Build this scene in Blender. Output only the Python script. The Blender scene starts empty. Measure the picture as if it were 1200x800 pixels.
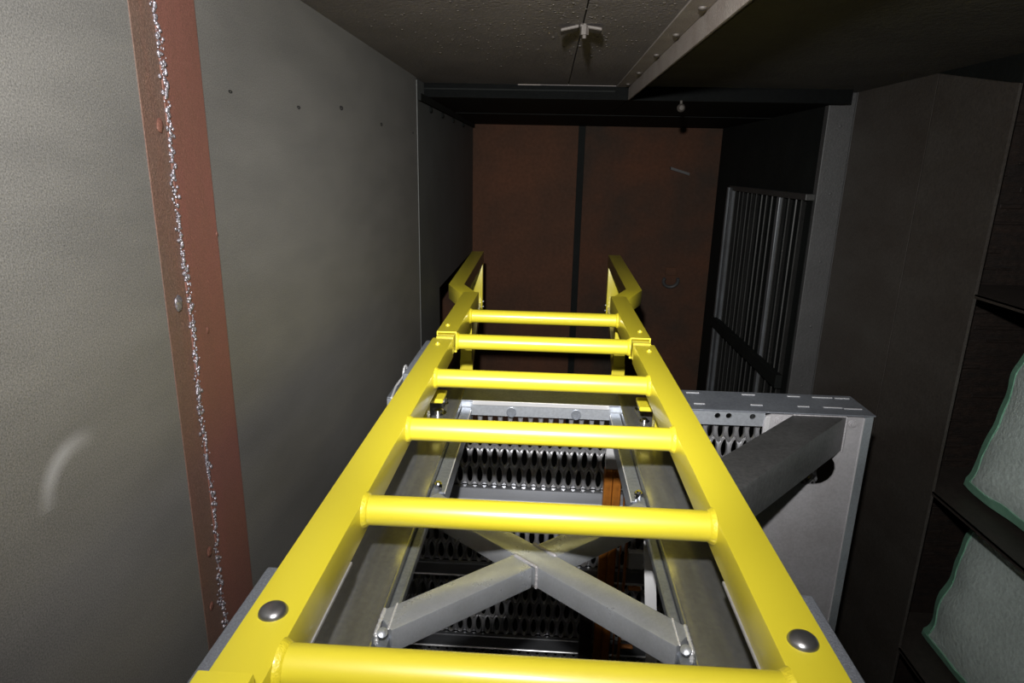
import bpy, bmesh, math, random
from mathutils import Vector, Matrix, noise
random.seed(7)
S = bpy.context.scene
COL = S.collection
ZO = 2.2                       # eye height: shapes are laid out from the eye, the floor lies 2.2 m below

# ------------------------------------------------------------------ camera
def cam_axes(pitch, yaw, roll):
    cp, sp = math.cos(pitch), math.sin(pitch)
    Rz = Matrix.Rotation(yaw, 3, 'Z')
    fw = Rz @ Vector((0, cp, -sp)); up = Rz @ Vector((0, sp, cp)); rt = Rz @ Vector((1, 0, 0))
    cr, sr = math.cos(roll), math.sin(roll)
    return cr*rt + sr*up, -sr*rt + cr*up, fw
rt, up, fw = cam_axes(0.268955554, 0.0496841132, 0.0214869863)
cd = bpy.data.cameras.new('camera'); cam = bpy.data.objects.new('camera', cd); COL.objects.link(cam)
cd.sensor_width = 36; cd.lens = 751.3/1200*36; cd.clip_start = 0.01
cam.matrix_world = Matrix(((rt.x, up.x, -fw.x, 0), (rt.y, up.y, -fw.y, 0), (rt.z, up.z, -fw.z, ZO), (0, 0, 0, 1)))
S.camera = cam

# ------------------------------------------------------------------ world, flash, exposure
w = bpy.data.worlds.new('world'); S.world = w; w.use_nodes = True
w.node_tree.nodes['Background'].inputs[0].default_value = (0.5, 0.5, 0.5, 1)
w.node_tree.nodes['Background'].inputs[1].default_value = 0.004
S.view_settings.view_transform = 'Standard'; S.view_settings.look = 'None'
S.view_settings.exposure = 0.0; S.view_settings.gamma = 1.0
FL = bpy.data.lights.new('camera_flash', 'SPOT'); FL.energy = 122; FL.color = (1, 0.985, 0.96)
FL.spot_size = math.radians(160); FL.spot_blend = 1.0; FL.shadow_soft_size = 0.022
fl = bpy.data.objects.new('camera_flash', FL); COL.objects.link(fl)
fl.location = (-0.05, -0.02, ZO + 0.235)
fl.rotation_euler = (Vector((-0.05, 1, 0.13))).to_track_quat('-Z', 'Y').to_euler()
FC = FL.copy(); FC.energy = 235; FC.spot_size = math.radians(62)      # added second spot for the beam's bright core, aimed down at the ladder
fc = bpy.data.objects.new('added_core_spot', FC); COL.objects.link(fc)
fc.location = fl.location; fc.rotation_euler = Vector((0.07, 1, -0.24)).to_track_quat('-Z', 'Y').to_euler()

# ------------------------------------------------------------------ materials
def mat(name, col, rough=0.6, metal=0.0, var=None, vscale=6.0, vstretch=(1, 1, 1), vamt=0.5, grain=0.0, gscale=60,
        bump=0.0, bscale=120, bstretch=(1, 1, 1), spec=0.5, rvar=0.0, coat=None):
    m = bpy.data.materials.new(name); m.use_nodes = True
    nt = m.node_tree; N = nt.nodes; L = nt.links; b = N['Principled BSDF']
    b.inputs['Roughness'].default_value = rough; b.inputs['Metallic'].default_value = metal
    b.inputs['Specular IOR Level'].default_value = spec
    if coat: b.inputs['Coat Weight'].default_value, b.inputs['Coat Roughness'].default_value = coat
    tc = N.new('ShaderNodeTexCoord')
    def noi(scale, stretch, detail=6, rgh=0.6):
        mp = N.new('ShaderNodeMapping'); mp.inputs['Scale'].default_value = stretch
        L.new(tc.outputs['Object'], mp.inputs['Vector'])
        n = N.new('ShaderNodeTexNoise'); n.inputs['Scale'].default_value = scale
        n.inputs['Detail'].default_value = detail; n.inputs['Roughness'].default_value = rgh
        L.new(mp.outputs[0], n.inputs['Vector']); return n
    c = N.new('ShaderNodeRGB'); c.outputs[0].default_value = (*col, 1); out = c.outputs[0]
    if var:
        n = noi(vscale, vstretch)
        r = N.new('ShaderNodeMapRange'); r.inputs[1].default_value = 0.5 - 0.22; r.inputs[2].default_value = 0.5 + 0.22
        r.inputs[4].default_value = vamt*2 if vamt < .5 else 1
        L.new(n.outputs['Fac'], r.inputs[0])
        mx = N.new('ShaderNodeMix'); mx.data_type = 'RGBA'
        L.new(r.outputs[0], mx.inputs[0]); L.new(out, mx.inputs[6]); mx.inputs[7].default_value = (*var, 1)
        out = mx.outputs[2]
        if rvar:
            rr = N.new('ShaderNodeMapRange'); rr.inputs[3].default_value = rough - rvar; rr.inputs[4].default_value = rough + rvar
            L.new(r.outputs[0], rr.inputs[0]); L.new(rr.outputs[0], b.inputs['Roughness'])
    if grain:
        n = noi(gscale, (1, 1, 1), 3)
        r = N.new('ShaderNodeMapRange'); r.inputs[1].default_value = 0.3; r.inputs[2].default_value = 0.7
        r.inputs[3].default_value = 1 - grain; r.inputs[4].default_value = 1 + grain
        L.new(n.outputs['Fac'], r.inputs[0])
        h = N.new('ShaderNodeMix'); h.data_type = 'RGBA'; h.blend_type = 'MULTIPLY'; h.inputs[0].default_value = 1
        L.new(out, h.inputs[6]); L.new(r.outputs[0], h.inputs[7]); out = h.outputs[2]
    L.new(out, b.inputs['Base Color'])
    if bump:
        n = noi(bscale, bstretch, 4)
        bp = N.new('ShaderNodeBump'); bp.inputs['Strength'].default_value = bump; bp.inputs['Distance'].default_value = 0.01
        L.new(n.outputs['Fac'], bp.inputs['Height']); L.new(bp.outputs[0], b.inputs['Normal'])
    m['out'] = 1
    return m

M = {}
M['yellow'] = mat('yellow_powder_coat', (0.71, 0.60, 0.032), 0.42, 0, spec=0.6, coat=(.8, .2))
M['weld_yellow'] = mat('yellow_weld', (0.74, 0.615, 0.03), 0.40, 0, coat=(.6, .2), bump=0.3, bscale=160)
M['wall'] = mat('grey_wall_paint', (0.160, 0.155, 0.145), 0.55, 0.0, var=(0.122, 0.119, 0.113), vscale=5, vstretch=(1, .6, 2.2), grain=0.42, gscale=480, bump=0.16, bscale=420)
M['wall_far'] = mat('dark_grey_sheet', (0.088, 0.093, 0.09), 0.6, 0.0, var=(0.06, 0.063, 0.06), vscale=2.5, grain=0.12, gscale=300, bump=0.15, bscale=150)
M['primer_brown'] = mat('brown_smeared_primer', (0.155, 0.075, 0.055), 0.6, 0, var=(0.115, 0.08, 0.062), vscale=16, vstretch=(1, 1, .2), grain=0.3, gscale=420, bump=0.25, bscale=260)
M['primer'] = mat('red_primer', (0.19, 0.075, 0.060), 0.6, 0, var=(0.15, 0.07, 0.05), vscale=14, vstretch=(1, 1, .25), grain=0.25, gscale=500, bump=0.2, bscale=300)
M['weld'] = mat('weld_metal', (0.34, 0.32, 0.36), 0.3, 0.7, bump=0.4, bscale=200)
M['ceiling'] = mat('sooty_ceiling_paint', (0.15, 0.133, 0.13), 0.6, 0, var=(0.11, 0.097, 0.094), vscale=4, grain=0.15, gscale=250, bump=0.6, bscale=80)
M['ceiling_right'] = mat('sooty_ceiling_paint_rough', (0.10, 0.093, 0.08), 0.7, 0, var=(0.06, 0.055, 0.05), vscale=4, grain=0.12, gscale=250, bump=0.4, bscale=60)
M['soot'] = mat('black_soot', (0.009, 0.0105, 0.010), 0.75, 0, var=(0.005, 0.006, 0.0055), vscale=5, grain=0.2, gscale=80, bump=0.15, bscale=50, spec=0.15)
M['tar'] = mat('tarred_edge', (0.0035, 0.004, 0.004), 0.85, 0, grain=0.2, gscale=80, spec=0.08)
M['beam'] = mat('beam_paint', (0.23, 0.205, 0.185), 0.55, 0, var=(0.17, 0.14, 0.125), vscale=12, grain=0.2, gscale=300, bump=0.3, bscale=150)
M['beam_dark'] = mat('dull_grey_paint', (0.085, 0.085, 0.078), 0.6, 0, grain=0.2, gscale=200)
M['rust'] = mat('rusty_sheet', (0.105, 0.045, 0.025), 0.8, 0.0, spec=0.12, var=(0.05, 0.031, 0.022), vscale=1.7, grain=0.12, gscale=40, bump=0.1, bscale=20)
M['rust_dark'] = mat('rusty_sheet_sooted', (0.095, 0.038, 0.020), 0.8, 0.0, spec=0.12, var=(0.022, 0.025, 0.022), vscale=1.5, vamt=.9, grain=0.12, gscale=40, bump=0.1, bscale=20)
M['brown_wall'] = mat('sooted_brown_sheet', (0.068, 0.061, 0.054), 0.65, 0, var=(0.045, 0.036, 0.030), vscale=2.0, vstretch=(1, 1, 2.5), grain=0.2, gscale=120, bump=0.2, bscale=60)
M['pilaster'] = mat('grey_pilaster', (0.062, 0.062, 0.063), 0.55, 0, var=(0.045, 0.045, 0.045), vscale=5, grain=0.15, gscale=150, bump=0.2, bscale=90)
M['black'] = mat('blackened_steel', (0.012, 0.010, 0.009), 0.6, 0, var=(0.03, 0.018, 0.013), vscale=9, vstretch=(1, 1, 5), grain=0.3, gscale=60, bump=0.4, bscale=40, bstretch=(1, 1, 4))
M['shelf'] = mat('sooted_shelf', (0.055, 0.045, 0.038), 0.55, 0, var=(0.035, 0.028, 0.025), vscale=7, grain=0.2, gscale=80)
M['louver'] = mat('grey_louver', (0.048, 0.048, 0.046), 0.5, 0.2, var=(0.028, 0.028, 0.027), vscale=4, grain=0.2, gscale=90)
M['louver_bright'] = mat('worn_louver_metal', (0.14, 0.15, 0.165), 0.4, 0.3, var=(0.075, 0.078, 0.08), vscale=6)
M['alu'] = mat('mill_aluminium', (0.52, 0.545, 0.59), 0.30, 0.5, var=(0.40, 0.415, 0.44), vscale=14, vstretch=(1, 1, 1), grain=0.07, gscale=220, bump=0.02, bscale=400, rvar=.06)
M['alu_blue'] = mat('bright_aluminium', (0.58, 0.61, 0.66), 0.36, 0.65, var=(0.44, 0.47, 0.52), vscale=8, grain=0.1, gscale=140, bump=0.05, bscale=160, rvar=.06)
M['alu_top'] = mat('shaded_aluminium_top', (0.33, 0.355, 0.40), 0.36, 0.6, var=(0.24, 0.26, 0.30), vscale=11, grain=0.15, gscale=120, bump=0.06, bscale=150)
M['lip'] = mat('dull_plank_lip', (0.24, 0.25, 0.275), 0.3, 0.75, var=(0.17, 0.175, 0.19), vscale=9, vstretch=(.4, 1, 3))
M['grip'] = mat('grip_plank_metal', (0.54, 0.55, 0.58), 0.30, 0.8, var=(0.42, 0.41, 0.41), vscale=12)
M['alu_dark'] = mat('dark_aluminium', (0.105, 0.105, 0.105), 0.42, 0.55, var=(0.16, 0.16, 0.16), vscale=9, vstretch=(1, 1, 1), grain=0.2, gscale=90, bump=0.1, bscale=120)
M['alu_pol'] = mat('polished_aluminium', (0.78, 0.78, 0.80), 0.25, 0.5)
M['alu_plate'] = mat('satin_aluminium_plate', (0.46, 0.455, 0.48), 0.48, 0.25, var=(0.36, 0.345, 0.355), vscale=7, grain=0.1, gscale=140, bump=0.06, bscale=120)
M['stile'] = mat('anodised_aluminium', (0.42, 0.425, 0.42), 0.2, 0.75, var=(0.30, 0.30, 0.285), vscale=10, vstretch=(5, .5, 5), grain=0.12, gscale=120, rvar=.05)
M['amber'] = mat('amber_brown_steel', (0.42, 0.15, 0.018), 0.4, 0.35, var=(0.22, 0.075, 0.015), vscale=12, vstretch=(4, 1, .6), grain=0.2, gscale=60)  # amber-brown tone of the posts and small brackets
M['rubber'] = mat('grey_rubber', (0.125, 0.135, 0.155), 0.8, 0, grain=0.3, gscale=500, bump=0.3, bscale=500)
M['chrome'] = mat('zinc_steel', (0.45, 0.45, 0.46), 0.2, 1.0)
M['dark_bolt'] = mat('black_zinc', (0.34, 0.34, 0.35), 0.30, 0.9)
M['green'] = mat('green_filter_edge', (0.22, 0.50, 0.34), 0.85, 0, var=(0.30, 0.58, 0.43), vscale=30)
M['filter'] = mat('filter_fibre', (0.72, 0.83, 0.80), 0.95, 0, var=(0.62, 0.72, 0.69), vscale=9, grain=0.12, gscale=90, bump=0.5, bscale=60)
M['hole'] = mat('black_hole', (0.004, 0.004, 0.004), 0.9)

# scuff left on the wall paint: a pale curved rub mark, part of the paint
def add_scuff(m):
    nt = m.node_tree; N = nt.nodes; L = nt.links; b = N['Principled BSDF']
    src = b.inputs['Base Color'].links[0].from_socket
    g = N.new('ShaderNodeNewGeometry'); sx = N.new('ShaderNodeSeparateXYZ'); L.new(g.outputs['Position'], sx.inputs[0])
    def op(o, a, c=None, v=None):
        n = N.new('ShaderNodeMath'); n.operation = o; L.new(a, n.inputs[0])
        if c is not None: L.new(c, n.inputs[1])
        elif v is not None: n.inputs[1].default_value = v
        return n.outputs[0]
    cy, cz, R = 0.700, ZO - 0.402, 0.062
    dy = op('SUBTRACT', sx.outputs[1], v=cy); dz = op('SUBTRACT', sx.outputs[2], v=cz)
    d = op('SQRT', op('ADD', op('MULTIPLY', dy, dy), op('MULTIPLY', dz, dz)))
    e = op('ABSOLUTE', op('SUBTRACT', d, v=R))
    r1 = N.new('ShaderNodeMapRange'); r1.inputs[1].default_value = 0.017; r1.inputs[2].default_value = 0.000; L.new(e, r1.inputs[0])
    ang = op('ARCTAN2', dz, dy)
    ea = op('ABSOLUTE', op('SUBTRACT', ang, v=math.radians(128)))
    r2 = N.new('ShaderNodeMapRange'); r2.inputs[1].default_value = math.radians(68); r2.inputs[2].default_value = math.radians(15); L.new(ea, r2.inputs[0])
    f = op('MULTIPLY', op('MULTIPLY', r1.outputs[0], r2.outputs[0]), v=0.55)
    mx = N.new('ShaderNodeMix'); mx.data_type = 'RGBA'; L.new(f, mx.inputs[0]); L.new(src, mx.inputs[6]); mx.inputs[7].default_value = (0.44, 0.44, 0.45, 1)
    L.new(mx.outputs[2], b.inputs['Base Color'])
add_scuff(M['wall'])

# ------------------------------------------------------------------ mesh helpers
def quadbox(bm, P):
    """box from eight corners P[ix][iy][iz] flattened as index 4*ix+2*iy+iz"""
    v = [bm.verts.new(p) for p in P]
    for f in ((0, 1, 3, 2), (4, 6, 7, 5), (0, 4, 5, 1), (2, 3, 7, 6), (0, 2, 6, 4), (1, 5, 7, 3)):
        bm.faces.new([v[i] for i in f])
    return v
def box(bm, x0, x1, y0, y1, z0, z1):
    return quadbox(bm, [(x, y, z) for x in (x0, x1) for y in (y0, y1) for z in (z0, z1)])
def bx(*a, bev=0.0, seg=2):
    bm = bmesh.new(); box(bm, *a)
    if bev: bevel(bm, bev, seg)
    return bm
def bevel(bm, off, seg=2):
    bmesh.ops.recalc_face_normals(bm, faces=bm.faces)
    es = [e for e in bm.edges if len(e.link_faces) == 2 and e.calc_face_angle() > 0.4]
    bmesh.ops.bevel(bm, geom=es, offset=off, segments=seg, profile=0.6, affect='EDGES')
def bar(bm, a, b, wid, hgt, upv=(0, 0, 1)):
    """rectangular bar whose axis runs a-b; wid across, hgt along upv"""
    a, b = Vector(a), Vector(b); d = (b - a).normalized(); u = Vector(upv); s = d.cross(u).normalized(); u = s.cross(d).normalized()
    quadbox(bm, [p + s*i*wid/2 + u*k*hgt/2 for i in (-1, 1) for p in (a, b) for k in (-1, 1)])
def cyl(bm, a, b, r, n=20, r2=None, caps=True):
    a, b = Vector(a), Vector(b); d = (b - a).normalized()
    s = d.orthogonal().normalized(); u = d.cross(s); r2 = r if r2 is None else r2
    A = [bm.verts.new(a + (s*math.cos(t) + u*math.sin(t))*r) for t in [2*math.pi*i/n for i in range(n)]]
    B = [bm.verts.new(b + (s*math.cos(t) + u*math.sin(t))*r2) for t in [2*math.pi*i/n for i in range(n)]]
    for i in range(n): bm.faces.new((A[i], A[(i+1) % n], B[(i+1) % n], B[i]))
    if caps: bm.faces.new(A[::-1]); bm.faces.new(B)
def lathe(bm, base, axis, prof, n=24):
    """prof: (radius, height) pairs along axis from base"""
    base, d = Vector(base), Vector(axis).normalized(); s = d.orthogonal().normalized(); u = d.cross(s); rings = []
    for r, h in prof:
        if r < 1e-6: rings.append([bm.verts.new(base + d*h)])
        else: rings.append([bm.verts.new(base + d*h + (s*math.cos(2*math.pi*i/n) + u*math.sin(2*math.pi*i/n))*r) for i in range(n)])
    for A, B in zip(rings, rings[1:]):
        for i in range(n):
            j = (i+1) % n
            if len(B) == 1: bm.faces.new((A[i], A[j], B[0]))
            elif len(A) == 1: bm.faces.new((A[0], B[j], B[i]))
            else: bm.faces.new((A[i], A[j], B[j], B[i]))
    if len(rings[0]) > 1: bm.faces.new(rings[0][::-1])
def tube(bm, pts, r, n=8):
    for a, b in zip(pts, pts[1:]): cyl(bm, a, b, r, n)
def sweep(bm, pts, wid, z0, z1, taper=None):
    """rectangular section swept along a plan path (x, y, dz), mitred corners"""
    P = [Vector(p) for p in pts]; rows = []
    for i, p in enumerate(P):
        ds = []
        if i: ds.append((P[i]-P[i-1]).xy.normalized())
        if i < len(P)-1: ds.append((P[i+1]-P[i]).xy.normalized())
        t = sum(ds, Vector((0, 0))).normalized(); nrm = Vector((t.y, -t.x)); k = wid/2/max(.3, nrm.dot(Vector((ds[0].y, -ds[0].x))))
        rows.append([bm.verts.new((p.x + nrm.x*k*s, p.y + nrm.y*k*s, z + p.z)) for s, z in ((-1, z0), (1, z0), (1, z1), (-1, z1))])
    for A, B in zip(rows, rows[1:]):
        for i in range(4): bm.faces.new((A[i], A[(i+1) % 4], B[(i+1) % 4], B[i]))
    bm.faces.new(rows[0][::-1]); bm.faces.new(rows[-1])
def plate(outline, holes, thick, tf):
    """flat plate in (u,v) with holes, extruded by thick along w; tf maps (u,v,w) to space"""
    bm = bmesh.new()
    for loop in [outline] + holes:
        vs = [bm.verts.new((u, v, 0)) for u, v in loop]
        for i in range(len(vs)): bm.edges.new((vs[i], vs[(i+1) % len(vs)]))
    bmesh.ops.triangle_fill(bm, use_beauty=True, edges=bm.edges[:])
    r = bmesh.ops.extrude_face_region(bm, geom=bm.faces[:])
    for e in r['geom']:
        if isinstance(e, bmesh.types.BMVert): e.co.z += thick
    for v in bm.verts: v.co = Vector(tf(*v.co))
    return bm
def circ(cu, cv, r, n=16): return [(cu + r*math.cos(2*math.pi*i/n), cv + r*math.sin(2*math.pi*i/n)) for i in range(n)]

def obj(name, bm, m, parent=None, smooth=None, kind=None, label=None):
    bmesh.ops.recalc_face_normals(bm, faces=bm.faces)
    me = bpy.data.meshes.new(name)
    off = Vector((0, 0, ZO)); q = parent
    wl = Vector((0, 0, 0))
    while q: wl += q.location; q = q.parent
    for v in bm.verts: v.co += off - wl
    # origin at the piece's own middle, so every object sits where its shape is
    lo = Vector([min(v.co[i] for v in bm.verts) for i in range(3)]); hi = Vector([max(v.co[i] for v in bm.verts) for i in range(3)])
    c = (lo + hi)/2
    for v in bm.verts: v.co -= c
    if smooth:
        for f in bm.faces: f.smooth = True
        for e in bm.edges:
            if len(e.link_faces) == 2 and e.calc_face_angle() > smooth: e.smooth = False
    bm.to_mesh(me); bm.free()
    me.materials.append(M[m] if isinstance(m, str) else m)
    o = bpy.data.objects.new(name, me); COL.objects.link(o); o.location = c
    if parent: o.parent = parent
    if kind: o['kind'] = kind
    if label: o['label'] = label
    return o
def struct(name, bm, m, label, parent=None, **k):
    o = obj(name, bm, m, parent, **k); o['kind'] = 'structure'
    if label: o['label'] = label
    return o
def group_struct(name, loc, label):
    o = bpy.data.objects.new(name, None); COL.objects.link(o); o.location = Vector(loc) + Vector((0, 0, ZO)); o['kind'] = 'structure'
    o['label'] = label; o.empty_display_size = .05
    return o
def thing(name, label, cat, loc, group=None):
    o = bpy.data.objects.new(name, None); COL.objects.link(o); o.location = Vector(loc) + Vector((0, 0, ZO))
    o['label'] = label; o['category'] = cat; o.empty_display_size = .05
    if group: o['group'] = group
    return o

# ================================================================== SETTING
ZF = -2.2
XL, XR, XN, YB, ZC, ZC2, YS = -0.569, 1.26, 1.375, 5.0, 0.345, 0.288, 3.05
Y0 = -1.2
struct('floor', bx(-1.1, 2.2, Y0-.05, YB+.1, ZF-.05, ZF), 'soot', 'black sooty floor far below the platform')
# left wall: three grey sheets, a red strip between the first two, a low opening in the far one
wl = group_struct('wall_left', (XL, 2, ZF), 'grey painted sheet metal wall along the left side')
def sheet_left(y0, y1, m, dx=0, holes=()):
    tf = lambda u, v, w_: (XL + dx - w_, u, v)
    return plate([(y0, ZF), (y1, ZF), (y1, ZC), (y0, ZC)], list(holes), .05, tf)
obj('panel', sheet_left(Y0, .955, 'wall'), 'wall', wl)
obj('panel', sheet_left(1.045, 2.868, 'wall'), 'wall', wl)
niche = [(3.43, -1.35), (4.93, -1.35), (4.93, -.655), (3.43, -.655)]
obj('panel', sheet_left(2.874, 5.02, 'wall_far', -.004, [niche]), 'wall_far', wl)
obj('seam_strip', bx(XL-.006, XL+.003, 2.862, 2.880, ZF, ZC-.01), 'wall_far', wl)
nb = bmesh.new(); box(nb, XL-.50, XL-.49, 3.2, 5.05, -1.45, -.55); box(nb, XL-.49, XL-.055, 4.93, 4.98, -1.45, -.55)
box(nb, XL-.49, XL-.055, 3.38, 3.43, -1.45, -.55); box(nb, XL-.49, XL-.055, 3.43, 4.93, -1.40, -1.35); box(nb, XL-.49, XL-.055, 3.43, 4.93, -.655, -.605)
obj('recess', nb, 'rust', wl, label='rusty brown recess in the far wall sheet')
# torn screw holes with a little curled lip
for (y, z, s) in ((1.185, .114, .6), (1.508, .114, .8), (1.821, .138, 1.2), (2.253, .121, 1.2), (2.775, .118, .7)):
    bm = bmesh.new()
    lathe(bm, (XL-.002, 0, 0), (1, 0, 0), [(.007, 0), (.0065, .0026), (.004, .003), (0, .0012)], 12)
    for v in bm.verts: v.co.y = y + v.co.y*1.9*s; v.co.z = z + v.co.z*.75*s + .12*abs(v.co.y-y)
    obj('torn_hole', bm, 'hole', wl)
cr = bmesh.new(); box(cr, XL, XL+.012, 2.9, 4.98, ZC2-.03, ZC2)
obj('corner_angle', cr, 'soot', wl)
for y in (3.2, 3.55, 3.95, 4.4):
    bm = bmesh.new(); lathe(bm, (XL-.006, y, ZC2-.045), (1, 0, 0), [(.014, 0), (.014, .008), (.008, .014), (0, .015)], 8); obj('bolt', bm, 'soot', wl)
# red primed strip with its weld
tr = group_struct('trim_1', (XL, 1.0, ZF), 'red primed steel strip with a silvery weld bead, between two grey wall sheets')
obj('strip', bx(XL-.02, XL+.0015, .915, .971, ZF, ZC-.001), 'primer_brown', tr, label='brownish smeared left half')
obj('strip', bx(XL-.02, XL+.003, .9712, 1.085, ZF, ZC-.001, bev=.001), 'primer', tr)
bm = bmesh.new(); z = .345
while z > -1.3:
    yy = .974 + .004*math.sin(z*19)
    for q in range(random.choice((1, 1, 2, 2, 3, 3))):
        r = random.uniform(.0013, .0040)
        bmesh.ops.create_icosphere(bm, subdivisions=1, radius=r, matrix=Matrix.Translation((XL+.003, yy + random.gauss(0, .0042), z)) @ Matrix.Diagonal((.8, 1, random.uniform(.9, 1.6), 1)))
    z -= random.uniform(.0025, .0055)
obj('weld_bead', bm, 'weld', tr, smooth=1.2, kind='stuff', label='silvery spattered weld bead')
for (y, z, r) in ((.951, .044, .010), (.945, -.218, .012), (1.02, -.28, .006), (.948, -.66, .009), (1.083, -.125, .004), (.935, -.76, .008)):
    bm = bmesh.new(); bmesh.ops.create_icosphere(bm, subdivisions=2, radius=r, matrix=Matrix.Translation((XL+.003, y, z)) @ Matrix.Diagonal((.2, .85, 1.1, 1)))
    for v in bm.verts: v.co += Vector((0, noise.noise(v.co*300)*.002, noise.noise(v.co*300+Vector((3, 1, 2)))*.002))
    obj('weld_spatter', bm, 'weld' if r > .011 else 'primer', tr, smooth=1.2)
# back wall: rusty sheets
wb = group_struct('wall_back', (.3, YB, ZF), 'rusty brown sheet metal wall at the far end')
obj('panel', bx(XL-.05, .212, YB, YB+.05, ZF, ZC2+.05, bev=.003), 'rust', wb)
obj('panel', bx(.262, XR+.05, YB, YB+.05, ZF, ZC2+.05, bev=.003), 'rust_dark', wb)
obj('seam_strip', bx(.205, .270, YB+.012, YB+.05, ZF, ZC2+.05), 'soot', wb)
# ceiling
ce = group_struct('ceiling', (.2, 1, ZC), 'sooty ceiling of bolted sheets')
obj('panel', bx(XL-.05, .072, Y0, YS, ZC, ZC+.05), 'ceiling', ce)
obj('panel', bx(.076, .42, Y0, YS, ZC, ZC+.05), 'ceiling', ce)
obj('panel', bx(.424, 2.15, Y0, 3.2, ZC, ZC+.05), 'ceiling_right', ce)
obj('edge_strip', bx(-.05, .285, YS-.003, YS+.003, ZC-.0025, ZC+.004), 'ceiling', ce)
obj('edge_strip', bx(-.15, -.05, YS-.003, YS+.003, ZC-.003, ZC+.004), 'beam', ce)
bm = bmesh.new()
def blob(bm, x, y, r, zs):
    bmesh.ops.create_icosphere(bm, subdivisions=1, radius=r, matrix=Matrix.Translation((x, y, ZC)) @ Matrix.Diagonal((1.4, 1.4, zs*.55, 1)))
for i in range(420):
    c = random.choice([(-.28, 1.75, .14, .3), (.02, 1.75, .07, .22), (.17, 1.7, .08, .35), (-.05, 1.9, .2, .3), (-.2, 2.1, .2, .35)])
    x, y = random.gauss(c[0], c[2]), random.gauss(c[1], c[3])
    if XL+.02 < x < .275 and 1.3 < y < 2.95: blob(bm, x, y, random.uniform(.0012, .0030)*(1.6 if random.random() < .06 else 1), .9)
obj('paint_drips', bm, 'brown_wall', ce, smooth=1.2, kind='stuff', label='hardened drips on the ceiling sheets')
# lower sooted ceiling beyond the step
cs = group_struct('ceiling.001', (.3, 4, ZC2), 'lower black sooted ceiling at the far end')
obj('panel', bx(XL-.05, .34, YS+.014, 3.95, ZC2, ZC2+.10), 'soot', cs)
obj('panel', bx(.343, XR+.05, YS+.014, 3.95, ZC2, ZC2+.10), 'soot', cs)
obj('step_face', bx(XL-.05, XR+.05, YS+.004, YS+.0135, ZC2+.001, ZC2+.10), 'tar', cs, label='tarred black face of the step')
obj('panel', bx(XL-.05, XR+.05, 3.96, YB+.05, ZC2-.003, ZC2+.09), 'soot', cs)
obj('lip', bx(XL, .28, YS-.006, YS+.02, ZC2+.030, ZC2+.036), 'soot', cs)
bm = bmesh.new(); lathe(bm, (.577, YS+.01, .258), (0, -1, 0), [(.018, 0), (.018, .01), (.01, .02), (0, .022)], 12); cyl(bm, (.577, YS+.012, .258), (.577, YS+.012, .30), .006, 8)
obj('hanging_bolt', bm, 'brown_wall', cs, smooth=.7)
# right wall: far part with louver, step, near sheets
wr = group_struct('wall_right', (XN, 2.6, ZF), 'sooted brown sheet metal wall on the right')
obj('panel', bx(XR, XR+.05, 3.165, YB, ZF, ZC2+.06), 'soot', wr)
obj('panel', bx(XN, XN+.02, 2.534, 3.16, ZF, ZC), 'brown_wall', wr)
obj('panel', bx(XN, XN+.010, 2.10, 2.528, ZF, ZC), 'brown_wall', wr)
obj('seam_strip', bx(XN+.002, XN+.012, 2.526, 2.536, ZF, ZC), 'tar', wr)
obj('pilaster', bx(XR-.003, XN+.02, 3.155, 3.20, ZF, ZC, bev=.004), 'pilaster', wr)
obj('edge_bead', bx(XN-.004, XN+.001, 3.148, 3.158, ZF, ZC), 'pilaster', wr)
for z in (.2, -.1, -.42, -.74, -1.05):
    bm = bmesh.new(); lathe(bm, (XR+.06, 3.157, z), (0, -1, 0), [(.008, 0), (.007, .004), (0, .006)], 8); obj('rivet', bm, 'pilaster', wr)
# alcove to the right, where the rack stands
al = group_struct('wall_right.001', (2.0, .8, ZF), 'blackened steel wall of the alcove on the right')
obj('panel', bx(1.396, 2.1, 2.32, 2.37, ZF, ZC), 'black', al)
obj('panel', bx(2.05, 2.1, Y0, 2.32, ZF, ZC), 'black', al)
for k in range(34):
    z = .2 - k*.052 + random.uniform(-.01, .01); x = random.uniform(1.42, 1.60); l = random.uniform(.05, .2)
    obj('scale_ridge', bx(x, x+l, 2.313, 2.322, z, z+random.uniform(.006, .02), bev=.002, seg=1), 'black', al)
bm = bmesh.new(); pts_ = [(2.531, ZC), (2.085, ZC), (2.085, .262), (2.13, .268)]
A_ = [bm.verts.new((XN-.006, y, z)) for y, z in pts_]; B_ = [bm.verts.new((XN-.0005, y, z)) for y, z in pts_]
bm.faces.new(A_); bm.faces.new(B_[::-1])
for i in range(4): bm.faces.new((A_[i], A_[(i+1) % 4], B_[(i+1) % 4], B_[i]))
obj('cover_strip', bm, 'soot', wr)
obj('head_plate', bx(1.38, 2.05, 2.06, 2.085, .262, ZC-.002), 'soot', al)
struct('wall_front', bx(-.7, 2.15, Y0-.05, Y0, ZF, ZC+.05), 'brown_wall', 'brown sheet wall behind the photographer')

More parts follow.
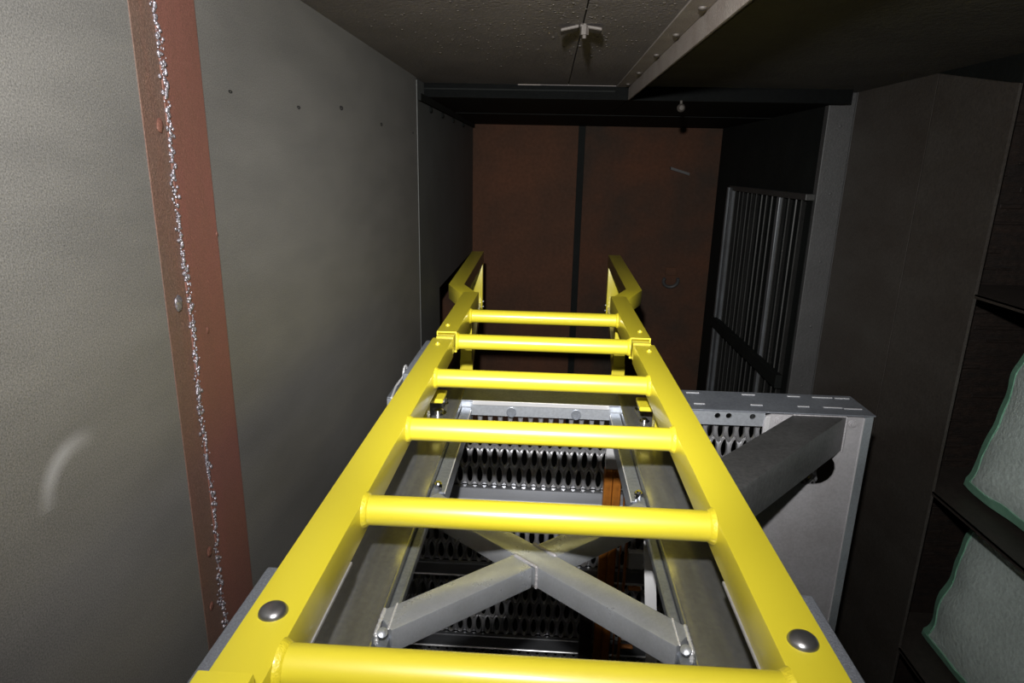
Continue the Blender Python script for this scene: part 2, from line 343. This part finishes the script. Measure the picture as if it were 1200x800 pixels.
# ================================================================== HANGING THINGS
bt = thing('ceiling_beam', 'grey angle iron beam bolted along the ceiling, with rough painted web', 'beam', (.33, 1, ZC))
obj('web', bx(.34, .346, Y0+.01, 3.045, .286, ZC-.0005, bev=.001), 'beam', bt)
obj('flange', bx(.286, .3395, Y0+.01, 3.04, ZC-.006, ZC-.0005, bev=.0015), 'beam', bt)
for y in (.5, .9, 1.25, 1.56, 1.86, 2.18, 2.58, 2.92):
    bm = bmesh.new(); lathe(bm, (.322, y, ZC-.006), (0, 0, -1), [(.010, 0), (.009, .004), (.005, .006), (0, .0065)], 10)
    obj('bolt', bm, 'brown_wall', bt, smooth=.8)
ct = thing('ceiling_clip', 'small two-winged grey clip bolted under the ceiling seam', 'clip', (.07, 1.79, ZC))
bm = bmesh.new(); quadbox(bm, [(x, y, z-(.010 if abs(x-.062) > .01 else 0)+(.006)) for x in (.018, .064) for y in (1.775, 1.825) for z in (ZC-.014, ZC-.006)]); bevel(bm, .002, 1)
obj('wing', bm, 'brown_wall', ct)
bm = bmesh.new(); quadbox(bm, [(x, y, z+(0.006 if x < .1 else -.002)) for x in (.066, .122) for y in (1.77, 1.812) for z in (ZC-.014, ZC-.006)]); bevel(bm, .002, 1)
obj('wing', bm, 'brown_wall', ct)
bm = bmesh.new(); cyl(bm, (.078, 1.775, ZC-.005), (.078, 1.775, ZC-.026), .011, 6); cyl(bm, (.078, 1.775, ZC), (.078, 1.775, ZC-.034), .005, 10)
obj('nut', bm, 'brown_wall', ct)
# lifting eye on the far wall
ht = thing('wall_eye', 'small grey lifting eye fixed to the rusty far wall right of the ladder', 'hook', (.97, 4.99, -.84))
bm = bmesh.new(); tube(bm, [(.97+.055*math.cos(t), 4.955-.02*math.sin(t), -.84+.05*math.sin(t)) for t in [math.pi*.85+i*math.pi*1.3/14 for i in range(15)]], .013, 8)
obj('ring', bm, 'pilaster', ht, smooth=.8)
obj('base_plate', bx(.93, 1.01, 4.985, 4.9995, -.80, -.74, bev=.004), 'rust', ht)
bt2 = thing('torn_tab', 'small torn metal tab sticking out of the far wall, high on the right', 'tab', (.985, 4.99, -.02))
bm = bmesh.new(); quadbox(bm, [(x, y, z + (.02 if x < .95 else -.02)) for x in (.90, 1.04) for y in (4.96, 4.999) for z in (-.03, -.012)]); obj('tab', bm, 'pilaster', bt2)

# ================================================================== LOUVER
lv = thing('louver_panel', 'grey upright-slat louver with a bright left frame on the dark right wall', 'louver', (XR, 3.85, -1.0))
ZT, ZBt = -.135, -2.05
obj('backing', bx(XR-.006, XR-.0005, 3.18, 4.48, ZBt, ZT), 'soot', lv)
bm = bmesh.new(); box(bm, XR-.045, XR-.0005, 4.42, 4.50, ZBt, ZT+.02); box(bm, XR-.06, XR-.045, 4.47, 4.50, ZBt, ZT+.02); bevel(bm, .003, 1)
obj('frame_post', bm, 'louver_bright', lv, label='bright worn frame post')
obj('frame_top', bx(XR-.045, XR-.0005, 3.17, 4.50, ZT, ZT+.03, bev=.004), 'louver', lv)
obj('mullion', bx(XR-.04, XR-.006, 3.535, 3.575, ZBt, ZT, bev=.004), 'louver_bright', lv)
obj('crossbar', bx(XR-.07, XR-.035, 3.17, 4.52, -1.075, -1.005, bev=.003), 'soot', lv, label='black crossbar')
ys = [3.24+i*.088 for i in range(14)]
for y in ys:
    if abs(y-3.555) < .04: continue
    a_ = random.uniform(.45, .8); bm = bmesh.new(); bar(bm, (XR-.024, y, ZBt), (XR-.024, y, ZT), .006, .044, (-math.sin(a_), -math.cos(a_), 0))
    obj('slat', bm, 'louver', lv)

# ================================================================== FILTER RACK
rk = thing('storage_rack', 'blackened steel rack with deep shelves in the dark alcove on the right', 'rack', (1.6, 1.2, ZF))
for z in (-.37, -1.07, -1.72):
    bm = bmesh.new(); box(bm, 1.376, 2.0, .2, 2.31, z-.004, z); box(bm, 1.376, 1.381, .2, 2.098, z-.012, z); obj('shelf', bm, 'shelf', rk)
for (x, y) in ((1.80, 2.28), (1.99, .25), (1.42, .25), (1.45, 2.28)):
    obj('upright', bx(x, x+.03, y, y+.03, ZF, ZC-.004), 'black', rk)
for z in (-.30, -.45, -.98, -1.15, -1.66):
    obj('slot_tab', bx(1.452, 1.466, 2.272, 2.2799, z, z+.05), 'pilaster', rk)
def filter_pad(name, label, y0, y1, zb, zt, lean, seed):
    """limp rectangular pad standing on a shelf, leaning outwards to the right; green hem round its edge"""
    t = thing(name, label, 'filter', (1.52, (y0+y1)/2, zb), 'filter pads on the rack')
    rnd = random.Random(seed); nu, nv = 22, 22
    def P(a, b, side):
        y = y1 + (y0-y1)*a; z = zb + (zt-zb)*b
        e = min(a, 1-a, b, 1-b); puff = .012 + .030*min(1, e/.14)**.6
        wob = .010*noise.noise(Vector((a*5+seed, b*5, 0)))
        y += .016*noise.noise(Vector((seed*3.1, b*7, 1)))*(1 if a < .5 else -1)*(abs(a-.5)*2)**3 + (.022*math.exp(-((b)/.04)**2) if a < .06 else 0)
        x = 1.50 + lean*b + (-puff if side else puff) + wob
        return (x, y, z + .008*noise.noise(Vector((a*6, seed, 2)))*(1-b))
    bm = bmesh.new()
    for s in (1, 0):
        g = [[bm.verts.new(P(i/nu, j/nv, s)) for j in range(nv+1)] for i in range(nu+1)]
        for i in range(nu):
            for j in range(nv): bm.faces.new((g[i][j], g[i+1][j], g[i+1][j+1], g[i][j+1]))
    obj('pad', bm, 'filter', t, smooth=1.2)
    hem = bmesh.new(); K = 40; path = []
    for i in range(K): path.append((0, 1-i/K))
    for i in range(K): path.append((i/K, 0))
    for i in range(K): path.append((1, i/K))
    for i in range(K): path.append((1-i/K, 1))
    pts = []
    for a, b in path:
        A, B = Vector(P(a, b, 1)), Vector(P(a, b, 0)); c = (A+B)/2; pts.append(c)
    prev = None; rows = []
    cen = Vector(P(.5, .5, 1)); 
    for i, c in enumerate(pts):
        inn = Vector((0, (cen.y-c.y), (cen.z-c.z))); 
        a, b = path[i]
        dirv = Vector((0, -1 if a == 0 else (1 if a == 1 else 0), 1 if b == 0 else (-1 if b == 1 else 0))).normalized()
        r = .021 + .006*noise.noise(Vector((i*.35, seed, 5)))
        o_ = c - dirv*.016
        rows.append([hem.verts.new(o_ + Vector((-.010, 0, 0))), hem.verts.new(c + dirv*r + Vector((-.024, 0, 0))), hem.verts.new(c + dirv*r + Vector((.024, 0, 0))), hem.verts.new(o_ + Vector((.010, 0, 0)))])
    n = len(rows)
    for i in range(n):
        A, B = rows[i], rows[(i+1) % n]
        for k in range(4): hem.faces.new((A[k], A[(k+1) % 4], B[(k+1) % 4], B[k]))
    obj('hem', hem, 'green', t, smooth=1.0, label='green bound edge')
    return t
filter_pad('filter_pad', 'upper pale filter pad with a green edge on the middle rack shelf', 1.12, 2.085, -1.035, -.40, .10, 1)
filter_pad('filter_pad', 'lower shaded filter pad with a green edge, under the middle rack shelf', 1.12, 2.125, -1.69, -1.10, .09, 5)

# ================================================================== PLATFORM
pf = thing('work_platform', 'bare aluminium platform frame with cross braces and grip-strut planks under the yellow ladder', 'platform', (.25, 1.4, ZF))
ZP = -.67
for s in (-1, 1):
    obj('stile', bx(min(s*.232, s*.365), max(s*.232, s*.365), .30, 1.93, ZP-.09, ZP, bev=.004, seg=3), 'stile', pf, smooth=.6)
    # gusset flange along the inner edge, up to the planks
    bm = bmesh.new(); x0, x1 = sorted((s*.203, s*.231)); box(bm, x0, x1, 1.25, 1.76, ZP-.030, ZP-.022); x0, x1 = sorted((s*.203, s*.206)); box(bm, x0, x1, 1.25, 1.76, ZP-.075, ZP-.0225); bevel(bm, .0012, 1)
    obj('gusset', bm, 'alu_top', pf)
    x0, x1 = sorted((s*.2025, s*.2032))
    obj('gusset_edge', bx(*sorted((s*.2005, s*.2029)), 1.25, 1.74, ZP-.0245, ZP-.0205), 'alu_pol', pf, label='bright cut edge of the gusset')
    bm = bmesh.new(); cyl(bm, (s*.218, 1.262, ZP-.022), (s*.218, 1.262, ZP-.006), .009, 6); cyl(bm, (s*.218, 1.262, ZP-.01), (s*.218, 1.262, ZP-.002), .005, 10)
    obj('nut', bm, 'chrome', pf)
    bm = bmesh.new(); box(bm, *sorted((s*.214, s*.231)), .72, 1.26, ZP-.035, ZP-.015); bevel(bm, .003, 1)
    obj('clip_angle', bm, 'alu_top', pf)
# bolts on the stiles
for (x, y, r, h) in ((-.284, 1.652, .016, .012), (-.279, 1.726, .009, .018), (.288, 1.74, .012, .014), (.285, 1.651, .009, .008)):
    bm = bmesh.new(); lathe(bm, (x, y, ZP), (0, 0, 1), [(r*1.5, 0), (r*1.5, .003), (r, .0035), (r, h), (r*.7, h+.002), (0, h+.002)], 16)
    obj('bolt', bm, 'chrome', pf, smooth=.6)
# X brace: one long arm, two short arms welded against it
zb = ZP - .0215
bw, bh = .050, .042
LA = (-.226, 1.193, zb); LB = (.195, .839, zb)
d = (Vector(LB)-Vector(LA)).normalized(); perp = Vector((-d.y, d.x, 0))
bm = bmesh.new(); bar(bm, LA, (.226, .813, zb), bw, bh); bevel(bm, .0042); obj('brace', bm, 'alu', pf, smooth=.6)
cx = Vector((0, 1.003, zb))
for (e, sg) in (((-.226, .813, zb), -1), ((.226, 1.193, zb), 1)):
    e = Vector(e); dd = (cx - e).normalized(); bm = bmesh.new(); bar(bm, e, cx - dd*(bw/2+.001), bw, bh); bevel(bm, .0042); obj('brace', bm, 'alu', pf, smooth=.6)
# weld seams at the crossing and at the ends
def seam(bm, a, b, r=.0035, n=26):
    a, b = Vector(a), Vector(b)
    for i in range(n):
        p = a.lerp(b, (i+.5)/n)
        bmesh.ops.create_icosphere(bm, subdivisions=1, radius=r*random.uniform(.85, 1.15), matrix=Matrix.Translation(p) @ Matrix.Diagonal((1.2, 1.2, .8, 1)))
ld = (Vector((.226, .813, 0)) - Vector((LA[0], LA[1], 0))).normalized(); lp = Vector((ld.y, -ld.x, 0))
for s in (-1, 1):
    q = cx + lp*s*bw/2
    bm = bmesh.new(); seam(bm, q - ld*bw/2 + Vector((0, 0, bh/2)), q + ld*bw/2 + Vector((0, 0, bh/2)))
    if s == 1 or True:
        k = ld if lp.y*s < 0 else -ld
        seam(bm, q + ld*bw/2*(1 if s < 0 else 1) + Vector((0, 0, bh/2)), q + ld*bw/2 + Vector((0, 0, -bh/2)), .003, 18)
    obj('weld_seam', bm, 'alu_plate', pf, smooth=1.2)
for s in (-1, 1):
    bm = bmesh.new(); a = Vector((s*.212, .800 if s > 0 else .795, 0)); xs = s*.226
    seam(bm, (s*.2315, .842, ZP-.001), (s*.2315, .786, ZP-.001), .003, 20); seam(bm, (s*.2305, .786, ZP-.003), (s*.2305, .786, ZP-bh), .003, 16); seam(bm, (s*.215, .855, ZP-.0005), (s*.215, .796, ZP-.0005), .002, 26)
    obj('weld_seam', bm, 'alu_pol', pf, smooth=1.2)
    bm = bmesh.new(); lathe(bm, (s*.222, .787, ZP-.001), (-s*.3, -.4, 1), [(.008, 0), (.008, .004), (.004, .006), (0, .0065)], 12); obj('rivet', bm, 'alu_blue', pf, smooth=.7)
# top channel
YF, YK = 1.765, 1.93
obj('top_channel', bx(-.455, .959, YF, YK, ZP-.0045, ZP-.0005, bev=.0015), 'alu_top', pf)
fx = plate([(-.455, ZP-.046), (.648, ZP-.046), (.648, ZP-.005), (-.455, ZP-.005)],
           [circ(.513, -.688, .0085), circ(.545, -.687, .0085), circ(.613, -.687, .0085)], .005, lambda u, v, w_: (u, YF-.001+w_, v))
obj('fascia', fx, 'alu_blue', pf)
for x in (-.085, .105):
    bm = bmesh.new(); lathe(bm, (x, YF-.001, -.703), (0, -1, 0), [(.015, 0), (.015, .003), (.012, .003), (.0115, .001), (0, .0005)], 20); obj('plug', bm, 'alu_top', pf, smooth=.5)
obj('fascia_edge', bx(-.20, .20, YF-.006, YF-.001, ZP-.012, ZP+.001, bev=.001), 'alu_pol', pf, label='bright angle along the fascia')
obj('end_plate', bx(-.455, -.449, YF+.004, YK, ZP-.2, ZP-.005), 'alu_blue', pf)
for (x0, x1, y) in ((.45, .489, 1.905), (.453, .485, 1.81), (.758, .796, 1.906), (.833, .893, 1.905), (.90, .944, 1.904), (.758, .791, 1.819), (.833, .887, 1.82), (.89, .941, 1.815), (.62, .66, 1.906), (.62, .655, 1.817)):
    bm = bmesh.new(); box(bm, x0, x1, y-.0025, y+.0025, ZP-.001, ZP+.0012); obj('slot_glint', bm, 'alu_pol', pf)  # pale strips stand in for glints along the slot edges
# side plate with a window and a rounded slot, right of the ladder
def rr(cx0, cx1, z0, z1, n=8):
    r = (z1-z0)/2; zc = (z0+z1)/2
    return [(cx1-r+r*math.cos(t), zc+r*math.sin(t)) for t in [-math.pi/2+math.pi*i/n for i in range(n+1)]] + [(cx0+r+r*math.cos(t), zc+r*math.sin(t)) for t in [math.pi/2+math.pi*i/n for i in range(n+1)]]
ol = [(.42, ZF), (.925, ZF), (.925, ZP-.006), (.665, ZP-.006), (.650, ZP-.012), (.645, ZP-.03), (.645, -.86), (.42, -.86)]
sp = plate(ol, [rr(.70, .868, -.892, -.79)], .006, lambda u, v, w_: (u, YF-.004+w_, v))
obj('side_plate', sp, 'alu_plate', pf)
quad = bmesh.new(); quadbox(quad, [(.9255, YF-.004, ZF), (.9255, YF-.004, ZP-.006), (.9255, YF+.002, ZF), (.9255, YF+.002, ZP-.006), (.958, YF+.010, ZF), (.958, YF+.010, ZP-.006), (.958, YF+.016, ZF), (.958, YF+.016, ZP-.006)])
obj('edge_fold', quad, 'alu_blue', pf)
obj('edge_fold_line', bx(.9235, .9262, YF-.0065, YF-.0042, -1.9, ZP-.007), 'alu_pol', pf)
obj('end_plate', bx(.953, .959, YF+.018, YK, ZF, ZP-.006), 'alu_plate', pf)
obj('tab_fold', bx(.648, .662, YF-.009, YF-.0045, -.78, ZP-.012, bev=.002), 'alu_pol', pf)
for (x, z) in ((.894, -.696), (.687, -.694), (.70, -1.5), (.89, -1.5)):
    bm = bmesh.new(); lathe(bm, (x, YF-.004, z), (0, -1, 0), [(.012, 0), (.011, .003), (.007, .003), (.0065, .008), (0, .0085)], 14); obj('rivet', bm, 'alu_plate', pf, smooth=.6)
# diagonal outrigger
bm = bmesh.new()
t0, t1 = -.6745, -.782
def orow(c):  # corner pairs along the 45-degree bar
    return c
A1, A2 = Vector((.874, YF-.0045, 0)), Vector((.724, YF-.0045, 0)); dv = Vector((-.677, -.736, 0)).normalized()
B1 = A1 + dv*.69; B2 = A2 + dv*.49
quadbox(bm, [Vector((p.x, p.y, z)) for pr in ((A2, B2), (A1, B1)) for p in pr for z in (t1, t0)])
bevel(bm, .004); obj('outrigger', bm, 'alu_dark', pf, smooth=.6, label='dark square tube brace running to the side plate')
bm = bmesh.new(); seam(bm, (.726, YF-.006, t0), (.874, YF-.006, t0), .003, 40); seam(bm, (.876, YF-.006, t0), (.876, YF-.006, t1), .003, 28)
obj('weld_seam', bm, 'alu_plate', pf, smooth=1.2)
# grip-strut planks: staggered long holes with raised rims
def grip_mesh(x0, x1, z0, z1, y):
    bm = bmesh.new(); pw = .0305; H = .082; rowp = H*.75
    hexp = [(0, .5), (.25, .375), (.5, .25), (.5, 0), (.5, -.25), (.25, -.375), (0, -.5), (-.25, -.375), (-.5, -.25), (-.5, 0), (-.5, .25), (-.25, .375)]
    zr = z0 + H*.40; row = 0; cells = [(z0 + H*.40 - rowp, -1)]
    while zr < z1 + H*.6: cells.append((zr, row)); zr += rowp; row += 1
    for zr, row in cells:
        x = x0 + (0 if row % 2 else pw*.5)
        while x < x1 + pw*.4:
            O = [bm.verts.new((x+u*pw, y + .0035*v*2, zr+v*H)) for u, v in hexp]
            if row < 0: bm.faces.new(O)
            else:
                rings = [O]
                for k_, dy in ((1, 0), (.84, .003), (.84, .013)):
                    R_ = []
                    for u, v in hexp:
                        t = math.atan2(v*1.1, u); c_, s_ = math.cos(t), math.sin(t)
                        iu = .33*c_*(1 - .35*max(0, s_)**2)*k_; iv = (.40 if s_ > 0 else .35)*s_*(k_+1)/2
                        R_.append(bm.verts.new((x+iu*pw, y - .005 - (.005 if v < 0 else 0) + dy, zr+iv*H)))
                    rings.append(R_)
                for A, B in zip(rings, rings[1:]):
                    for k_ in range(12):
                        j = (k_+1) % 12; bm.faces.new((A[k_], A[j], B[j], B[k_]))
            x += pw
    for co, no in (((0, 0, z0), (0, 0, -1)), ((0, 0, z1), (0, 0, 1)), ((x0, 0, 0), (-1, 0, 0)), ((x1, 0, 0), (1, 0, 0))):
        bmesh.ops.bisect_plane(bm, geom=bm.verts[:]+bm.edges[:]+bm.faces[:], plane_co=co, plane_no=no, clear_outer=True)
    bmesh.ops.remove_doubles(bm, verts=bm.verts, dist=.0004)
    return bm
gm = None
for k in range(5):
    zt = ZP - .046 - .008 - k*.272 if k else ZP - .012
    zl = -.963 - k*.272
    z_top = -.963 - (k-1)*.272 - .037
    if gm is None:
        o = obj('grip_plank', grip_mesh(-.44, .835, -.961, -.724, 1.80), 'grip', pf, smooth=.9); gm = o
    else:
        o = gm.copy(); COL.objects.link(o); o.parent = pf; o.location.z -= k*.272
    bm = bmesh.new()
    # flat channel lip below each plank
    quadbox(bm, [(x, yy, zz) for x in (-.44, .94) for (yy, zz) in ((1.770, zl-.034), (1.782, zl), (1.80, zl-.034), (1.80, zl))])
    bevel(bm, .002, 1)
    obj('lip', bm, 'lip', pf)
    obj('lip_edge', bx(-.44, .94, 1.766, 1.7715, zl-.038, zl-.032, bev=.001, seg=1), 'alu_pol', pf)
# posts beside the planks
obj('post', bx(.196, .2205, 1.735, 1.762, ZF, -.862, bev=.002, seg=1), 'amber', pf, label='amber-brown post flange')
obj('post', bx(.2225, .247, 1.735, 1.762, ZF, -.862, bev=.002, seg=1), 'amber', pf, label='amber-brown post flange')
obj('post_cap', bx(.197, .246, 1.737, 1.762, -.861, -.79, bev=.004), 'alu_pol', pf)
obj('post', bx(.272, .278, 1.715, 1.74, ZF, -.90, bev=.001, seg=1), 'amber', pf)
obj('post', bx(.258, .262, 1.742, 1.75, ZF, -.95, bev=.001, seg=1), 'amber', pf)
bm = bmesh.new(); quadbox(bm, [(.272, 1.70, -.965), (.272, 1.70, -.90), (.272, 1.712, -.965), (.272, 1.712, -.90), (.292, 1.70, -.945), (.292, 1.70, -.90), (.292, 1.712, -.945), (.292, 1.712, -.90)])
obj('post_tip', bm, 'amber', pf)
obj('dark_post', bx(.15, .19, 1.74, 1.763, ZF, -1.30, bev=.002, seg=1), 'black', pf)
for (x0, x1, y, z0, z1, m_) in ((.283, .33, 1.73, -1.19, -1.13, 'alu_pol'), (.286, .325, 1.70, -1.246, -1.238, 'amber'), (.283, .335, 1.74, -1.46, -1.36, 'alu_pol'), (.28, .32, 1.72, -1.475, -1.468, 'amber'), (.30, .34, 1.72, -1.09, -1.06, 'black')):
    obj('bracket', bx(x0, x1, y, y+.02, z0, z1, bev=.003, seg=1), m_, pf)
bm = bmesh.new(); quadbox(bm, [(x, y + dy, z) for x in (.232, .256) for (y, z) in ((1.10, -.97), (1.235, -.765)) for dy in (0, .004)])
obj('hanger_plate', bm, 'alu_pol', pf, label='bright sloping strip plate below the right stile')
# stub legs that carry the stiles
for s in (-1, 1):
    obj('leg', bx(*sorted((s*.26, s*.34)), .32, .40, ZF, ZP-.092, bev=.004, seg=1), 'stile', pf)
obj('leg', bx(-.45, -.39, 1.83, 1.90, ZF, ZP-.006, bev=.004, seg=1), 'alu_plate', pf)

# ================================================================== LADDER
la = thing('ladder', 'bright yellow ladder with round rungs and flared grab handles over the aluminium frame', 'ladder', (0, 1.5, ZP))
def rail_tube(x0, x1, y0, y1, z0, z1, open_near=False):
    bm = bmesh.new(); box(bm, x0, x1, y0, y1, z0, z1); bmesh.ops.recalc_face_normals(bm, faces=bm.faces)
    es = [e for e in bm.edges if abs((e.verts[0].co - e.verts[1].co).y) > .01]
    bmesh.ops.bevel(bm, geom=es, offset=.0022, segments=2, profile=.6, affect='EDGES')
    if open_near:                      # the near end is open: wall thickness, then the bore
        f = min(bm.faces, key=lambda f: f.calc_center_median().y); O = list(f.verts); c = f.calc_center_median()
        bm.faces.remove(f); k = (x1-x0-.008)/(x1-x0)
        I = [bm.verts.new((c.x+(v.co.x-c.x)*k, y0, c.z+(v.co.z-c.z)*k)) for v in O]; J = [bm.verts.new((v.co.x, y0+.06, v.co.z)) for v in I]
        for i in range(len(O)):
            j = (i+1) % len(O)
            bm.faces.new((O[i], O[j], I[j], I[i])); bm.faces.new((I[i], I[j], J[j], J[i]))
        bm.faces.new(J)
    return bm
for s in (-1, 1):
    obj('rail', rail_tube(*sorted((s*.267, s*.328)), .40, 1.832, -.561, -.502), 'yellow', la, smooth=.6)
    obj('rail', rail_tube(*sorted((s*.261, s*.322)), 1.868, 2.50, -.556, -.491, True), 'yellow', la, smooth=.6)
    obj('rail', rail_tube(*sorted((s*.269, s*.325)), -.35, .50, -.545, -.481, False), 'yellow', la, smooth=.6)
    obj('splice', bx(*sorted((s*.2665, s*.317)), 1.8325, 1.925, -.550, -.4985), 'yellow', la)
    # flared grab handle: out, along, down and back
    hp = [(s*.296, 2.495, 0), (s*.378, 2.70, 0), (s*.378, 3.565, .030)]
    bm = bmesh.new(); sweep(bm, hp, .066, -.561, -.499); bevel(bm, .002)
    h = obj('grab_handle', bm, 'yellow', la, smooth=.6)
    bm = bmesh.new(); box(bm, *sorted((s*.345, s*.411)), 3.505, 3.565, -.80, -.535); bevel(bm, .002); obj('upright', bm, 'yellow', h, smooth=.6)
    bm = bmesh.new(); sweep(bm, [(s*.378, 3.504, 0), (s*.345, 3.0, 0), (s*.300, 2.42, 0)], .05, -.80, -.75); box(bm, *sorted((s*.277, s*.320)), 2.40, 2.455, -.75, -.557); obj('return_tube', bm, 'yellow', h, smooth=.6)
    for z in (-.745, -.775):
        bm = bmesh.new(); lathe(bm, (s*.345, 3.53, z), (-s, 0, 0), [(.010, 0), (.010, .006), (.005, .008), (0, .008)], 10); obj('bolt', bm, 'chrome', h, smooth=.6)
    # carriage bolts, bumpers, brackets, rivets
    bm = bmesh.new(); lathe(bm, (s*.299, .6135, -.502), (0, 0, 1), [(.0170, 0), (.0168, .0012), (.0150, .0045), (.0115, .0072), (.006, .0088), (0, .0092)], 28)
    obj('carriage_bolt', bm, 'dark_bolt', la, smooth=.9, label='domed dark steel bolt head')
    for (y0, y1) in ((.36, .705), (1.50, 1.82)):
        if s > 0 and y0 > 1: continue
        bm = bmesh.new(); X0, X1 = s*.3285, s*.346
        zz0, zz1 = -.556, -.507
        quadbox(bm, [(x, y, z) for x in (X0, X1) for y in (y0, y1) for z in (zz0, zz1)]); bevel(bm, .005, 3)
        obj('bumper', bm, 'rubber', la, smooth=.6, label='grey rubber bumper pad')
    bm = bmesh.new(); box(bm, *sorted((s*.296, s*.322)), 1.55, 1.60, ZP+.0005, -.5615); box(bm, *sorted((s*.258, s*.315)), 1.58, 1.66, -.614, -.602); bevel(bm, .003, 1); obj('mounting_bracket', bm, 'yellow', la)
    bm = bmesh.new(); box(bm, *sorted((s*.275, s*.325)), .50, .56, ZP+.0005, -.5615); bevel(bm, .003, 1); obj('mounting_bracket', bm, 'yellow', la)
    obj('wear_strip', bx(*sorted((s*.2655, s*.30)), .42, .80, -.5655, -.5615), 'alu_plate', la, label='grey metal strip under the rail')
    for (x, y, z) in ((.302, 1.765, -.502), (.300, 1.945, -.491)):
        bm = bmesh.new(); lathe(bm, (s*x, y, z), (0, 0, 1), [(.0075, 0), (.0070, .0035), (.0045, .0035), (.0035, .0008), (0, .0006)], 14); obj('rivet', bm, 'yellow', la, smooth=.5)
rr_ = .0232
for y in (.556, .879, 1.198, 1.523, 1.872, 2.216):
    up_ = y > 1.84; xe = .2612 if up_ else .2672; zc = -.522
    bm = bmesh.new(); cyl(bm, (-xe, y, zc), (xe, y, zc), rr_, 40)
    rg = obj('rung', bm, 'yellow', la, smooth=.6)
    for s in (-1, 1):
        bm = bmesh.new()
        lathe(bm, (s*xe, y, zc), (-s, 0, 0), [(rr_+.0048, 0), (rr_+.0042, .0022), (rr_+.0022, .0055), (rr_+.0006, .0085), (rr_-.001, .009)], 44)
        for v in bm.verts:
            rv = Vector((0, v.co.y-y, v.co.z-zc)); 
            if abs(v.co.x - s*xe) > .0001 and rv.length > rr_: v.co += rv.normalized()*.0009*noise.noise(v.co*260)
        obj('weld_collar', bm, 'weld_yellow', rg, smooth=.9)
# cotter-pin wire on the left bumper
bm = bmesh.new()
tube(bm, [(-.352+.0*i, 1.56+.022*math.cos(t), -.522+.016*math.sin(t)) for i, t in enumerate([i*2*math.pi/14 for i in range(15)])], .0028, 8)
tube(bm, [(-.352, 1.54, -.526), (-.356, 1.47, -.530), (-.350, 1.40, -.534)], .0028, 8); tube(bm, [(-.352, 1.58, -.522), (-.325, 1.58, -.522)], .003, 8)
obj('pin_clip', bm, 'alu_pol', la, smooth=.7, label='chrome wire pin clip')
